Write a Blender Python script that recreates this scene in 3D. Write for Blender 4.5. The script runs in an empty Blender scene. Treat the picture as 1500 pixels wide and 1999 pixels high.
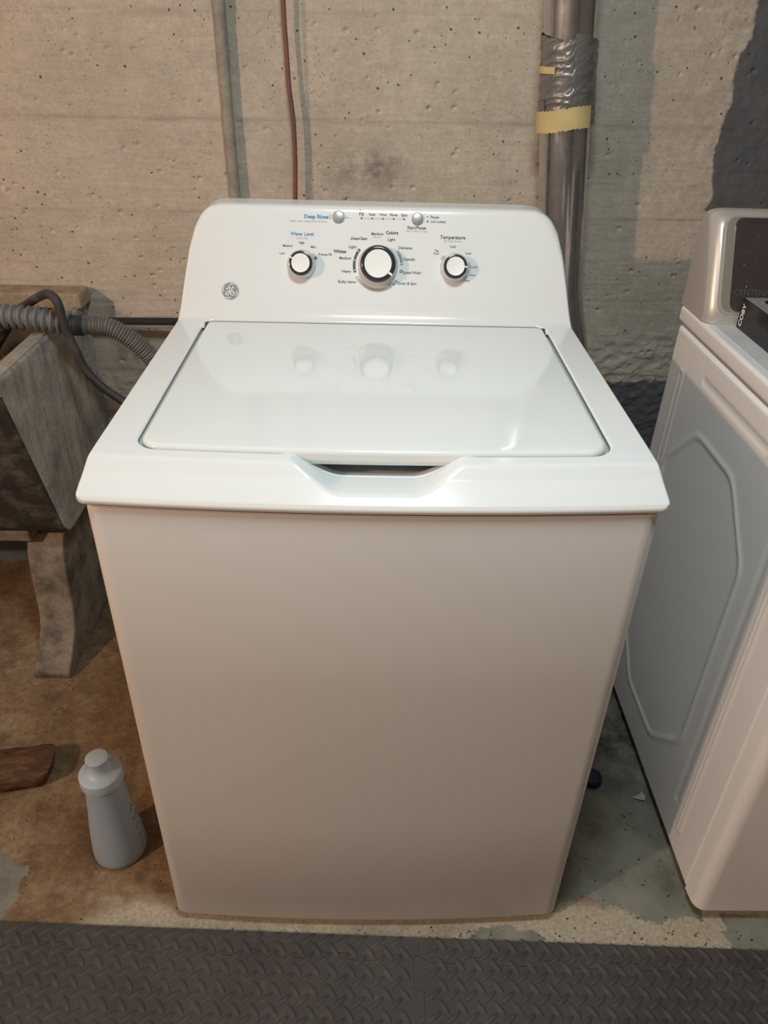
import bpy, bmesh, math, random
import numpy as np
from mathutils import Vector, Matrix
random.seed(7); rng = np.random.RandomState(7)
SC = bpy.context.scene
COL = SC.collection

# ---------------------------------------------------------------- camera
cam_d = bpy.data.cameras.new('camera'); cam = bpy.data.objects.new('camera', cam_d); COL.objects.link(cam)
PITCH, YAW, ROLL, FPX = 0.5737, 0.0238, 0.0280, 1461.25
_f = Vector((math.sin(YAW)*math.cos(PITCH), math.cos(YAW)*math.cos(PITCH), -math.sin(PITCH)))
_r = _f.cross(Vector((0, 0, 1))).normalized(); _u = _r.cross(_f)
_r2 = math.cos(ROLL)*_r + math.sin(ROLL)*_u; _u2 = -math.sin(ROLL)*_r + math.cos(ROLL)*_u
cam.matrix_world = Matrix(((_r2.x, _u2.x, -_f.x, -0.0070), (_r2.y, _u2.y, -_f.y, -0.7456), (_r2.z, _u2.z, -_f.z, 1.3692), (0, 0, 0, 1)))
cam_d.sensor_fit = 'HORIZONTAL'; cam_d.sensor_width = 36.0; cam_d.lens = FPX/1500*36.0
cam_d.clip_start = 0.02
SC.camera = cam

# ---------------------------------------------------------------- world, lights, exposure
w = bpy.data.worlds.new('world'); SC.world = w; w.use_nodes = True
w.node_tree.nodes['Background'].inputs[0].default_value = (0.9, 0.95, 1.0, 1)
w.node_tree.nodes['Background'].inputs[1].default_value = 0.012
def light(name, kind, loc, energy, color, target=None, **kw):
    d = bpy.data.lights.new(name, kind); d.energy = energy; d.color = color
    for k, v in kw.items(): setattr(d, k, v)
    o = bpy.data.objects.new(name, d); COL.objects.link(o); o.location = loc
    if target is not None:
        o.rotation_euler = (Vector(target)-Vector(loc)).to_track_quat('-Z', 'Y').to_euler()
    return o
light('warm_bulb', 'POINT', (-2.30, -1.45, 2.08), 146, (1.0, 0.70, 0.50), shadow_soft_size=0.045)
light('ceiling_lamp', 'AREA', (0.06, -0.24, 2.10), 13.6, (0.86, 0.985, 1.0), target=(0.06, 0.05, 0), shape='DISK', size=0.30)
SC.view_settings.view_transform = 'Standard'; SC.view_settings.look = 'None'
SC.view_settings.exposure = 0.0; SC.view_settings.gamma = 1.0; SC.view_settings.use_curve_mapping = False

# ---------------------------------------------------------------- helpers
def obj(name, verts, faces, mat=None, parent=None, smooth=False, kind=None):
    me = bpy.data.meshes.new(name); me.from_pydata([tuple(v) for v in verts], [], faces); me.update()
    if smooth: me.polygons.foreach_set('use_smooth', [True]*len(me.polygons))
    o = bpy.data.objects.new(name, me); COL.objects.link(o)
    if mat: me.materials.append(mat)
    if parent: o.parent = parent
    if kind: o['kind'] = kind
    return o
def fix(o):
    bm = bmesh.new(); bm.from_mesh(o.data); bmesh.ops.remove_doubles(bm, verts=bm.verts, dist=1e-6)
    bmesh.ops.recalc_face_normals(bm, faces=bm.faces); bm.to_mesh(o.data); bm.free(); return o
def sharp(o, ang=35):
    o.data.polygons.foreach_set('use_smooth', [True]*len(o.data.polygons))
    o.data.set_sharp_from_angle(angle=math.radians(ang)); return o
def bev(o, w=0.004, seg=3, ang=30):
    m = o.modifiers.new('bevel', 'BEVEL'); m.width = w; m.segments = seg; m.limit_method = 'ANGLE'; m.angle_limit = math.radians(ang)
    m.harden_normals = False
    o.data.polygons.foreach_set('use_smooth', [True]*len(o.data.polygons))
    n = o.modifiers.new('wn', 'WEIGHTED_NORMAL'); n.keep_sharp = True
    return o
def tag(o, label=None, cat=None, group=None, kind=None):
    if label: o['label'] = label
    if cat: o['category'] = cat
    if group: o['group'] = group
    if kind: o['kind'] = kind
    return o
def empty(name, loc, label, cat, group=None):
    o = bpy.data.objects.new(name, None); COL.objects.link(o); o.location = loc; o.empty_display_size = 0.05
    return tag(o, label, cat, group)
def box(name, a, b, mat, parent=None, bw=0.0, off=(0, 0, 0)):
    x0, y0, z0 = a; x1, y1, z1 = b
    v = [(x0, y0, z0), (x1, y0, z0), (x1, y1, z0), (x0, y1, z0), (x0, y0, z1), (x1, y0, z1), (x1, y1, z1), (x0, y1, z1)]
    v = [(p[0]-off[0], p[1]-off[1], p[2]-off[2]) for p in v]
    f = [(0, 3, 2, 1), (4, 5, 6, 7), (0, 1, 5, 4), (1, 2, 6, 5), (2, 3, 7, 6), (3, 0, 4, 7)]
    o = obj(name, v, f, mat, parent)
    if bw: bev(o, bw)
    return o
def grid_faces(nu, nv, wrap_u=False):
    F = []
    for j in range(nv-1):
        for i in range(nu if wrap_u else nu-1):
            i2 = (i+1) % nu
            F.append((j*nu+i, j*nu+i2, (j+1)*nu+i2, (j+1)*nu+i))
    return F
def lathe(name, prof, mat, parent=None, n=48, loc=(0, 0, 0), rot=None, smooth=True, sh=40):
    V = []; m = rot or Matrix.Identity(3); L = Vector(loc)
    for r, z in prof:
        for i in range(n):
            a = 2*math.pi*i/n; V.append(m @ Vector((r*math.cos(a), r*math.sin(a), z)) + L)
    F = grid_faces(n, len(prof), True)
    F.append(tuple(range(n))[::-1]); F.append(tuple((len(prof)-1)*n+i for i in range(n)))
    o = obj(name, V, F, mat, parent)
    return sharp(o, sh)
def catmull(P, n=12):
    P = [np.array(p, float) for p in P]; P = [2*P[0]-P[1]]+P+[2*P[-1]-P[-2]]; out = []
    for k in range(1, len(P)-2):
        for t in np.linspace(0, 1, n, endpoint=False):
            a, b, c, d = P[k-1:k+3]
            out.append(.5*((2*b)+(c-a)*t+(2*a-5*b+4*c-d)*t*t+(-a+3*b-3*c+d)*t**3))
    out.append(P[-2]); return np.array(out)
def resample(P, step):
    d = np.concatenate([[0], np.cumsum(np.linalg.norm(np.diff(P, axis=0), axis=1))]); n = max(2, int(d[-1]/step))
    s = np.linspace(0, d[-1], n); return np.stack([np.interp(s, d, P[:, k]) for k in range(3)], 1), s
def tube(name, path, rad, mat, parent=None, n=20, step=0.01, sh=60):
    """path control points; rad = number or function(s, total, angles)->radius array"""
    P, s = resample(catmull(path), step); T = np.gradient(P, axis=0); T /= np.linalg.norm(T, axis=1)[:, None]
    up = np.array([0.31, -0.9, 0.2]); up /= np.linalg.norm(up); V = []
    N = up - T[0]*(up@T[0]); N /= np.linalg.norm(N); a = np.linspace(0, 2*np.pi, n, endpoint=False)
    for i in range(len(P)):
        N = N - T[i]*(N@T[i]); N /= np.linalg.norm(N); B = np.cross(T[i], N)
        r = rad(s[i], s[-1], a) if callable(rad) else np.full(n, rad)
        V += list(P[i]+(r*np.cos(a))[:, None]*N+(r*np.sin(a))[:, None]*B)
    F = grid_faces(n, len(P), True); F.append(tuple(range(n))[::-1]); F.append(tuple((len(P)-1)*n+i for i in range(n)))
    return sharp(obj(name, V, F, mat, parent), sh)
def extrude_x(name, prof, x0, x1, mat, parent=None):
    n = len(prof); V = [(x0, y, z) for y, z in prof]+[(x1, y, z) for y, z in prof]
    F = [tuple(range(n)), tuple(range(n, 2*n))[::-1]]+[(i, n+i, n+(i+1) % n, (i+1) % n) for i in range(n)]
    return fix(obj(name, V, F, mat, parent))
# smooth value noise in numpy
_G = rng.rand(256, 256)
def vn(x, y):
    x = np.asarray(x, float); y = np.asarray(y, float); xi = np.floor(x).astype(int); yi = np.floor(y).astype(int)
    fx = x-xi; fy = y-yi; fx = fx*fx*(3-2*fx); fy = fy*fy*(3-2*fy); g = lambda a, b: _G[a % 256, b % 256]
    return (g(xi, yi)*(1-fx)+g(xi+1, yi)*fx)*(1-fy)+(g(xi, yi+1)*(1-fx)+g(xi+1, yi+1)*fx)*fy
def fbm(x, y, o=4):
    s = 0; a = .5
    for k in range(o): s = s+a*(vn(x*2**k+17*k, y*2**k+31*k)-.5); a *= .5
    return s
def sst(a, b, x):
    t = np.clip((x-a)/(b-a), 0, 1); return t*t*(3-2*t)
def smin(a, b, k):
    h = np.clip(.5+.5*(b-a)/k, 0, 1); return b*(1-h)+a*h-k*h*(1-h)
def poly_sd(px, pz, poly):
    """signed distance, positive inside"""
    d = np.full(px.shape, 1e9); ins = np.zeros(px.shape, bool); n = len(poly)
    for i in range(n):
        a = poly[i]; b = poly[(i+1) % n]; ex, ez = b[0]-a[0], b[1]-a[1]
        t = np.clip(((px-a[0])*ex+(pz-a[1])*ez)/(ex*ex+ez*ez), 0, 1)
        d = np.minimum(d, np.hypot(px-a[0]-t*ex, pz-a[1]-t*ez))
        c = ((a[1] > pz) != (b[1] > pz)); xx = a[0]+(pz-a[1])*ex/(ez if abs(ez) > 1e-9 else 1e-9)
        ins ^= c & (px < xx)
    return np.where(ins, d, -d)
def add_attr(o, name, vals):
    a = o.data.attributes.new(name, 'FLOAT', 'POINT'); a.data.foreach_set('value', np.asarray(vals, np.float32).ravel())

# ---------------------------------------------------------------- materials
class NT:
    def __init__(s, name):
        s.m = bpy.data.materials.new(name); s.m.use_nodes = True; s.t = s.m.node_tree
        s.b = s.t.nodes['Principled BSDF']; s.tc = s.n('ShaderNodeTexCoord')
    def n(s, t, **kw):
        x = s.t.nodes.new(t)
        for k, v in kw.items():
            if k in x.inputs.keys(): x.inputs[k].default_value = v
            else: setattr(x, k, v)
        return x
    def l(s, a, b): s.t.links.new(a, b)
    def mapping(s, sc=(1, 1, 1), rot=(0, 0, 0)):
        m = s.n('ShaderNodeMapping'); m.inputs['Scale'].default_value = sc; m.inputs['Rotation'].default_value = rot
        s.l(s.tc.outputs['Object'], m.inputs[0]); return m.outputs[0]
    def noise(s, scale, detail=4, rough=.55, vec=None, dist=0):
        x = s.n('ShaderNodeTexNoise', Scale=scale, Detail=detail, Roughness=rough, Distortion=dist)
        s.l(vec or s.tc.outputs['Object'], x.inputs['Vector']); return x.outputs[0]
    def vor(s, scale, vec=None, rand=1.0):
        x = s.n('ShaderNodeTexVoronoi', Scale=scale, Randomness=rand); s.l(vec or s.tc.outputs['Object'], x.inputs['Vector']); return x
    def ramp(s, v, pts):
        r = s.n('ShaderNodeValToRGB'); e = r.color_ramp.elements
        while len(e) < len(pts): e.new(.5)
        for k, (p, c) in enumerate(pts):
            e[k].position = p; e[k].color = c if len(c) == 4 else (*c, 1)
        s.l(v, r.inputs[0]); return r.outputs[0]
    def g(s, v, a, b):   # grey ramp
        return s.ramp(v, [(a, (0, 0, 0)), (b, (1, 1, 1))])
    def mix(s, f, a, b, mode='MIX'):
        x = s.n('ShaderNodeMix', data_type='RGBA', blend_type=mode)
        for sock, v in ((x.inputs[0], f), (x.inputs[6], a), (x.inputs[7], b)):
            if isinstance(v, (int, float)): sock.default_value = v
            elif isinstance(v, tuple): sock.default_value = (*v, 1)
            else: s.l(v, sock)
        return x.outputs[2]
    def math(s, op, a, b=0.0, c=None):
        x = s.n('ShaderNodeMath', operation=op)
        for k, v in enumerate((a, b) if c is None else (a, b, c)):
            if isinstance(v, (int, float)): x.inputs[k].default_value = v
            else: s.l(v, x.inputs[k])
        return x.outputs[0]
    def attr(s, n):
        x = s.n('ShaderNodeAttribute'); x.attribute_name = n; return x.outputs['Fac']
    def set(s, **kw):
        for k, v in kw.items():
            i = s.b.inputs[k.replace('_', ' ')]
            if isinstance(v, tuple): i.default_value = (*v, 1) if len(v) == 3 else v
            elif isinstance(v, (int, float)): i.default_value = v
            else: s.l(v, i)
        return s
    def bump(s, h, strength=.5, dist=.002, prev=None):
        x = s.n('ShaderNodeBump', Strength=strength, Distance=dist); s.l(h, x.inputs['Height'])
        if prev: s.l(prev, x.inputs['Normal'])
        s.l(x.outputs[0], s.b.inputs['Normal']); return x.outputs[0]
def simple(name, col, rough=.5, metal=0.0, bscale=None, bstr=.2, bdist=.0005, var=0.0, **kw):
    t = NT(name); t.set(Roughness=rough, Metallic=metal, **kw)
    if var:
        c = t.mix(t.g(t.noise(25, 5), .3, .7), tuple(v*(1-var) for v in col), tuple(min(1, v*(1+var)) for v in col)); t.set(Base_Color=c)
    else: t.set(Base_Color=col)
    if bscale: t.bump(t.noise(bscale, 3), bstr, bdist)
    return t.m
M = {}
# white enamel with a fine orange peel
def enamel(name, col, rough, peel=.12):
    t = NT(name); t.set(Base_Color=t.mix(t.g(t.noise(3, 3), .3, .7), tuple(v*.985 for v in col), col), Roughness=rough, Coat_Weight=.25, Coat_Roughness=.08)
    t.bump(t.noise(420, 2), peel, .0004); return t.m
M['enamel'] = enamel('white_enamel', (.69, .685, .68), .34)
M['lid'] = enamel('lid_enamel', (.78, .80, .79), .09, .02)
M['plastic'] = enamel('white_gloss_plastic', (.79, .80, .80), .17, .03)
M['dryer'] = enamel('dryer_enamel', (.82, .80, .79), .38)
M['white_cap'] = simple('white_knob_plastic', (.84, .84, .82), .35)
M['chrome'] = simple('chrome', (.80, .80, .80), .12, 1.0)
M['silver'] = simple('satin_silver_plastic', (.40, .40, .40), .38, .5)
M['silver_paint'] = simple('champagne_silver_paint', (.58, .55, .51), .34, .35)
M['smoke'] = simple('dark_smoked_chrome', (.055, .055, .06), .14, .35)
M['knob_skirt'] = simple('satin_light_grey_knob', (.66, .65, .64), .25, .35)
M['face'] = simple('smoked_brushed_console', (.13, .105, .105), .30, .6, var=.1)
M['bezel'] = simple('satin_dark_bezel', (.46, .41, .36), .25, .45)
M['ink'] = simple('dark_grey_ink', (.075, .08, .09), .6)
M['ink_soft'] = simple('pale_grey_ink', (.42, .42, .42), .6)
M['ink_faint'] = simple('faint_grey_ink', (.62, .62, .61), .6)
M['ink_mid'] = simple('mid_grey_ink', (.25, .26, .27), .6)
M['ink_blue'] = simple('blue_ink', (.05, .26, .52), .6)
M['white_print'] = simple('white_print', (.85, .85, .85), .5)
M['black_rubber'] = simple('black_rubber', (.035, .033, .033), .6, bscale=200)
M['gap'] = simple('dark_shadow_gap_plastic', (.06, .055, .055), .7)
M['tub_grey'] = simple('grey_tub_plastic', (.36, .37, .38), .5)

def concrete_wall():
    t = NT('board_formed_concrete')
    st = t.mapping((1.2, 1, 9)); mid = t.noise(6, 6, .6)
    base = t.ramp(mid, [(.30, (.53, .46, .385)), (.50, (.67, .585, .49)), (.72, (.75, .67, .575))])
    grain = t.g(t.noise(9, 7, .65, st), .35, .68)
    c = t.mix(t.math('MULTIPLY', grain, .32), base, (.52, .45, .375))
    cl = t.g(t.noise(2.0, 3), .42, .7); c = t.mix(t.math('MULTIPLY', cl, .38), c, (.55, .505, .44))
    fine = t.g(t.noise(120, 4, .7), .35, .75); c = t.mix(t.math('MULTIPLY', fine, .5), c, (.38, .33, .27))
    c = t.mix(t.math('MULTIPLY', t.g(t.noise(34, 6, .75), .40, .62), .30), c, (.36, .31, .25))
    c = t.mix(t.math('MULTIPLY', t.g(t.noise(260, 3, .7), .5, .72), .30), c, (.82, .74, .64))
    # dark stain streak above the washer, plus the tub ledge's painted shadow
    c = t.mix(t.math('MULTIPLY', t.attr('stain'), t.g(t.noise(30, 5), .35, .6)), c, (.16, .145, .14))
    # seams gather dirt
    c = t.mix(t.math('MULTIPLY', t.attr('seam'), t.g(t.noise(12, 5), .42, .66)), c, (.40, .34, .28))
    # pits: small round holes, their inner shade painted dark
    v = t.vor(42); pit = t.math('MULTIPLY', t.math('LESS_THAN', v.outputs['Distance'], t.math('MULTIPLY', t.noise(60, 3, .7), .20)), t.math('GREATER_THAN', t.noise(5, 2), .47))
    v2 = t.vor(95); pit2 = t.math('MULTIPLY', t.math('LESS_THAN', v2.outputs['Distance'], t.math('MULTIPLY', t.noise(90, 3, .7), .26)), t.math('GREATER_THAN', t.noise(8, 2), .50))
    c = t.mix(t.math('MULTIPLY', pit2, .6), c, (.12, .10, .085)); c = t.mix(t.math('MULTIPLY', pit, .85), c, (.075, .06, .05))
    # grey paint: lower wall and upper right; under the tub it colours in shade
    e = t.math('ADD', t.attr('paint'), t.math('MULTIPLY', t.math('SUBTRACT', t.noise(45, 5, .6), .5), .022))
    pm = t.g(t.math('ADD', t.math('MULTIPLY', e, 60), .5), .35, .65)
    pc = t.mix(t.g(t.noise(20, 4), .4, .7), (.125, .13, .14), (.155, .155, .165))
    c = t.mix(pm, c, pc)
    t.set(Base_Color=c, Roughness=.92); t.b.inputs['Specular IOR Level'].default_value = .25
    h = t.math('ADD', t.math('MULTIPLY', t.noise(70, 6, .7), .8), t.math('MULTIPLY', t.noise(14, 6, .6, st), 1.2))
    h = t.math('SUBTRACT', h, t.math('ADD', t.math('MULTIPLY', pit, 1.2), t.math('MULTIPLY', pit2, .8)))
    t.bump(h, .55, .0022); return t.m
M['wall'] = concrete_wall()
def concrete_plain(name, cols, sc=8, streak=None):
    t = NT(name); n = t.noise(sc, 6, .6)
    c = t.ramp(n, [(.32, cols[0]), (.5, cols[1]), (.7, cols[2])])
    if streak: c = t.mix(t.math('MULTIPLY', t.g(t.noise(14, 5, .6, t.mapping((1, 3, .35))), .5, .68), .55), c, streak)
    c = t.mix(t.math('MULTIPLY', t.g(t.noise(90, 4, .7), .42, .75), .45), c, tuple(v*.45 for v in cols[0]))
    t.set(Base_Color=c, Roughness=.85); t.bump(t.noise(60, 6, .7), .5, .002); return t.m
M['tub'] = concrete_plain('soapstone_grey_tub_concrete', [(.20, .195, .18), (.38, .37, .335), (.55, .53, .48)], 9, (.14, .135, .12))
M['tub_in'] = concrete_plain('rust_stained_basin', [(.14, .07, .035), (.22, .12, .06), (.30, .19, .11)])
M['tub_front'] = concrete_plain('dark_weathered_tub_front', [(.022, .020, .018), (.036, .032, .028), (.13, .12, .105)], 22)  # sloping front face, far darker than the rest of the tub
M['leg'] = concrete_plain('stained_concrete_leg', [(.10, .085, .07), (.23, .19, .15), (.33, .28, .22)], 16)
M['ledge'] = concrete_plain('brown_stained_ledge', [(.24, .18, .12), (.38, .30, .21), (.48, .40, .30)], 14)
M['conduit'] = concrete_plain('concrete_splashed_conduit', [(.30, .27, .23), (.37, .34, .29), (.44, .41, .37)], 18)

def floor_mat():
    t = NT('painted_concrete_floor')
    n = t.noise(5, 7, .65); d = t.noise(16, 6, .7)
    c = t.ramp(n, [(.30, (.11, .064, .033)), (.46, (.22, .14, .075)), (.62, (.33, .235, .14)), (.75, (.42, .33, .22))])
    c = t.mix(t.math('MULTIPLY', t.g(d, .48, .66), .6), c, (.10, .060, .034))
    c = t.mix(t.math('MULTIPLY', t.g(t.noise(48, 7, .75), .42, .60), .45), c, (.085, .05, .028))
    c = t.mix(t.math('MULTIPLY', t.g(t.noise(110, 5, .75), .54, .70), .35), c, (.46, .36, .25))
    # bare pale cement near the mat
    e0 = t.math('ADD', t.attr('bare'), t.math('MULTIPLY', t.math('SUBTRACT', t.noise(22, 6, .65), .5), .06))
    c = t.mix(t.g(t.math('ADD', t.math('MULTIPLY', e0, 12), .5), .3, .7), c, t.mix(t.g(t.noise(150, 4, .7), .35, .7), (.52, .46, .36), (.33, .28, .20)))
    # grey-green floor paint patches, also colouring in the shade beside the washer
    e = t.math('ADD', t.attr('paint'), t.math('MULTIPLY', t.math('SUBTRACT', t.noise(14, 7, .68), .5), .11))
    pm = t.g(t.math('ADD', t.math('MULTIPLY', e, 70), .5), .4, .6)
    pc = t.mix(t.g(t.noise(9, 6, .7), .4, .68), (.265, .26, .215), (.15, .14, .115))
    c = t.mix(pm, c, pc)
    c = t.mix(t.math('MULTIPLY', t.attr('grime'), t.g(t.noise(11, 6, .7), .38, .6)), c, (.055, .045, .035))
    sp = t.vor(55); m = t.math('MULTIPLY', t.math('LESS_THAN', sp.outputs['Distance'], .10), t.math('GREATER_THAN', t.noise(9, 2), .52))
    c = t.mix(m, c, (.02, .016, .013))
    t.set(Base_Color=c, Roughness=t.mix(pm, (.9, .9, .9), (.62, .62, .62)))
    h = t.math('ADD', t.noise(80, 6, .7), t.math('MULTIPLY', pm, .45)); t.bump(h, .5, .0018); return t.m
M['floor'] = floor_mat()
def foam():
    t = NT('grey_brown_eva_foam'); c = t.mix(t.g(t.noise(7, 6, .7), .35, .7), (.048, .041, .039), (.074, .064, .061))
    c = t.mix(t.math('MULTIPLY', t.g(t.noise(50, 5, .75), .55, .75), .35), c, (.17, .155, .145))
    t.set(Base_Color=c, Roughness=.62); t.bump(t.noise(600, 2), .35, .0006); return t.m
M['foam'] = foam()
def duct_metal():
    t = NT('dull_galvanised_duct')
    c = t.mix(t.g(t.noise(60, 5, .7), .35, .7), (.54, .545, .57), (.68, .68, .70))
    t.set(Base_Color=c, Metallic=.95, Roughness=t.math('ADD', t.math('MULTIPLY', t.g(t.noise(40, 5, .7), .35, .65), .08), .13))
    t.bump(t.noise(2.2, 2, .5, t.mapping((6, 6, .8))), .10, .003); return t.m
M['duct'] = duct_metal()
M['tape'] = simple('grey_cloth_duct_tape', (.235, .225, .215), .36, .45, bscale=45, bstr=.5, bdist=.0015, var=.12)
M['masking'] = simple('yellowed_masking_tape', (.62, .50, .24), .6, bscale=130, bstr=.3, var=.10)
def cable_mat():
    t = NT('faded_red_cable'); s = t.n('ShaderNodeSeparateXYZ'); t.l(t.tc.outputs['Object'], s.inputs[0])
    t.set(Base_Color=t.mix(t.g(s.outputs[2], 0, 1), (.17, .085, .075), (.17, .085, .075)), Roughness=.5)
    t.set(Base_Color=t.mix(t.g(t.noise(6, 3), .35, .65), (.15, .085, .075), (.27, .085, .07))); return t.m
M['cable'] = cable_mat()
M['hose'] = simple('grey_corrugated_plastic', (.20, .195, .20), .42, var=.12)
M['hose_b'] = simple('grey_ribbed_plastic', (.165, .15, .15), .4)
def rubber_dusty():
    t = NT('dusty_black_rubber'); t.set(Base_Color=t.mix(t.g(t.noise(22, 6, .7), .5, .7), (.045, .04, .04), (.12, .105, .095)), Roughness=.6); return t.m
M['rubber'] = rubber_dusty()
def wood():
    t = NT('dark_old_wood'); st = t.mapping((3.5, 9, 9), (0, 0, .35))
    c = t.ramp(t.noise(7, 6, .65, st, 1.0), [(.32, (.045, .018, .008)), (.5, (.10, .045, .018)), (.68, (.17, .085, .04))])
    t.set(Base_Color=c, Roughness=.7); t.bump(t.noise(9, 6, .7, st, 1.0), .7, .004); return t.m
M['wood'] = wood()
M['bottle'] = simple('matt_powder_blue_plastic', (.34, .42, .52), .5, bscale=300, bstr=.08)
M['bottle_cap'] = simple('pale_blue_cap_plastic', (.46, .56, .68), .42)
M['bottle_ink'] = simple('slate_ink', (.17, .17, .18), .6)
M['navy'] = simple('navy_plastic', (.012, .016, .035), .3)
M['paper'] = simple('white_paper_scrap', (.44, .41, .37), .8)
M['carton'] = simple('glossy_black_carton', (.012, .011, .012), .22, bscale=40, bstr=.05)
M['carton_top'] = simple('silver_grey_carton_print', (.40, .38, .38), .3, .2, var=.1)
M['plaster'] = simple('grey_painted_basement_wall', (.33, .34, .355), .9)
M['joist'] = simple('raw_timber_ceiling', (.12, .115, .11), .8)
M['dust'] = simple('dusty_top_enamel', (.56, .57, .58), .55, bscale=90, bstr=.15, var=.06)

# ================================================================ SETTING
# wall behind the washer: board-formed concrete, real relief
xs = np.concatenate([np.arange(-3.2, -1.0, .05), np.arange(-1.0, 1.05, .003), np.arange(1.05, 2.61, .05)])
zs = np.concatenate([np.arange(-.02, .45, .02), np.arange(.45, 1.5, .003), np.arange(1.5, 2.42, .04)])
X, Z = np.meshgrid(xs, zs)
kb = (Z-.007*X-.039)/.193; bi = np.floor(kb).astype(int); fr = kb-bi; dse = np.minimum(fr, 1-fr)*.193
offs = rng.rand(40)*.0014-.0007
Yd = offs[bi+2]*1.0
nz = fbm(X*14, Z*14, 5)
seamw = np.exp(-(dse/.003)**2)*(0.02+1.1*np.clip(vn(X*7, Z*2+bi)-.38, 0, 1))
Yd = Yd + .0028*seamw + .0022*fbm(X*5, Z*5, 4) + .0016*fbm(X*6, Z*90+bi*7, 4)*(Z > .62) + .0014*nz
rough = sst(.80, .66, Z)*sst(.30, .50, X)+sst(.66, .55, Z); rough = np.clip(rough, 0, 1)
Yd += rough*(.012*fbm(X*38, Z*60, 4) + .004*fbm(X*90, Z*90, 3))
rr = sst(.55, .75, X); Yd += rr*.004*fbm(X*55, Z*55, 3)
for _ in range(260):   # blow holes and chips
    px, pz = rng.uniform(-.95, .9), rng.uniform(.6, 1.45); r = rng.uniform(.002, .0055)
    i0, i1 = np.searchsorted(xs, [px-.02, px+.02]); j0, j1 = np.searchsorted(zs, [pz-.02, pz+.02])
    d = np.hypot(X[j0:j1, i0:i1]-px, (Z[j0:j1, i0:i1]-pz)*1.3); Yd[j0:j1, i0:i1] += .006*np.exp(-(d/r)**4)
chip = poly_sd(X, Z, [(-.385, 1.015), (-.372, 1.022), (-.345, 1.020), (-.335, 1.008), (-.38, 1.003)]); Yd += .008*sst(-.002, .003, chip)
# cast vertical ridge and groove right of the cable
rx = -.150+.02*(1.41-Z); Yd += .003*np.exp(-((X-rx)/.006)**2)*(Z > .9) - .002*np.exp(-((X-rx+.012)/.006)**2)*(Z > .9)
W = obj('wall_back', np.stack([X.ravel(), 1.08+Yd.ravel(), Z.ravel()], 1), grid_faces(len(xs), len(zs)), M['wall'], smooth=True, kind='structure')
paint_poly = [(.763, 1.60), (.763, 1.434), (.766, 1.40), (.7705, 1.374), (.755, 1.34), (.750, 1.305), (.757, 1.255), (.748, 1.20), (.752, 1.14), (.757, 1.10), (.770, 1.07), (.762, 1.035), (.775, 1.015), (.80, .99), (3, .99), (3, 1.6)]
pa = np.maximum(poly_sd(X, Z, paint_poly), np.minimum(.608+.010*(vn(X*14, Z*0)-.5)-Z, X-.1)); pa = np.maximum(pa, np.minimum(.42-Z, -.62-X))  # last term darkens the wall under the tub as painted-in shade
ledge_shadow = poly_sd(X, Z, [(-.672, .83), (-.66, .825), (-.585, .745), (-.585, .60), (-.672, .60)])  # shadow of the tub's back ledge, painted into the wall colour
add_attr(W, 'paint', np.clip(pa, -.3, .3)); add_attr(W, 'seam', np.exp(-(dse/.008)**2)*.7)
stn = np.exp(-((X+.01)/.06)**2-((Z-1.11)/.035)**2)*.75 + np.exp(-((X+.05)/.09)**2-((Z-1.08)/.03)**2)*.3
add_attr(W, 'stain', np.clip(stn+.55*np.clip(ledge_shadow*40, 0, 1), 0, 1))
# floor
xs = np.concatenate([np.arange(-3.2, -1.1, .1), np.arange(-1.1, 1.3, .012), np.arange(1.3, 2.7, .1)])
ys = np.concatenate([np.arange(-3.2, -.3, .1), np.arange(-.3, 1.14, .012)])
X, Y = np.meshgrid(xs, ys)
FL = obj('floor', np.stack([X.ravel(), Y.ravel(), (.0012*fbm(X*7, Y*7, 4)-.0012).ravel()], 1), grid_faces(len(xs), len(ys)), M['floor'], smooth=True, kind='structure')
p1 = poly_sd(X, Y, [(-1.2, .115), (-.70, .115), (-.645, .105), (-.655, .06), (-.66, .02), (-.675, -.10), (-1.2, -.10)])
p2 = poly_sd(X, Y, [(.30, .9), (.30, .06), (.40, .045), (.47, .015), (.55, -.008), (.60, .02), (.62, .01), (.62, .9)])  # grey paint in front; further back the washer's shade is coloured in too
p3 = poly_sd(X, Y, [(.66, .012), (.80, .02), (.80, -.1), (.64, -.1)])
p4 = poly_sd(X, Y, [(.20, .0), (.36, .0), (.34, -.1), (.1, -.1)])*.5-.012
add_attr(FL, 'paint', np.clip(np.maximum.reduce([p1, p2, p3, p4]), -.2, .2))
add_attr(FL, 'bare', np.clip(.035-Y-.0*X, -.15, .15)*sst(-.62, -.40, X)*1.0 - .05*(1-sst(-.62, -.40, X)))
gr = sst(.20, .42, Y)*sst(.30, .36, X)*1.1 + .45*np.exp(-((X-.36)/.04)**2-((Y-.10)/.06)**2)+.5*np.exp(-((X-.57)/.03)**2-((Y-.07)/.05)**2) + .35*np.exp(-((Y+.02)/.02)**2)*(X < .2)  # grime, deepened to colour in the shade at the back between the machines
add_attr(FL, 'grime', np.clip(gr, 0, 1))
# the rest of the basement room
def plane(name, v, m):
    return obj(name, v, [(0, 1, 2, 3)], m, kind='structure')
plane('wall_left', [(-3.2, -3.2, 0), (-3.2, 1.1, 0), (-3.2, 1.1, 2.4), (-3.2, -3.2, 2.4)], M['plaster'])
plane('wall_right', [(2.6, 1.1, 0), (2.6, -3.2, 0), (2.6, -3.2, 2.4), (2.6, 1.1, 2.4)], M['plaster'])
plane('wall_front', [(2.6, -3.2, 0), (-3.2, -3.2, 0), (-3.2, -3.2, 2.4), (2.6, -3.2, 2.4)], M['plaster'])
plane('ceiling', [(-3.2, 1.1, 2.4), (2.6, 1.1, 2.4), (2.6, -3.2, 2.4), (-3.2, -3.2, 2.4)], M['joist'])

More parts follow.
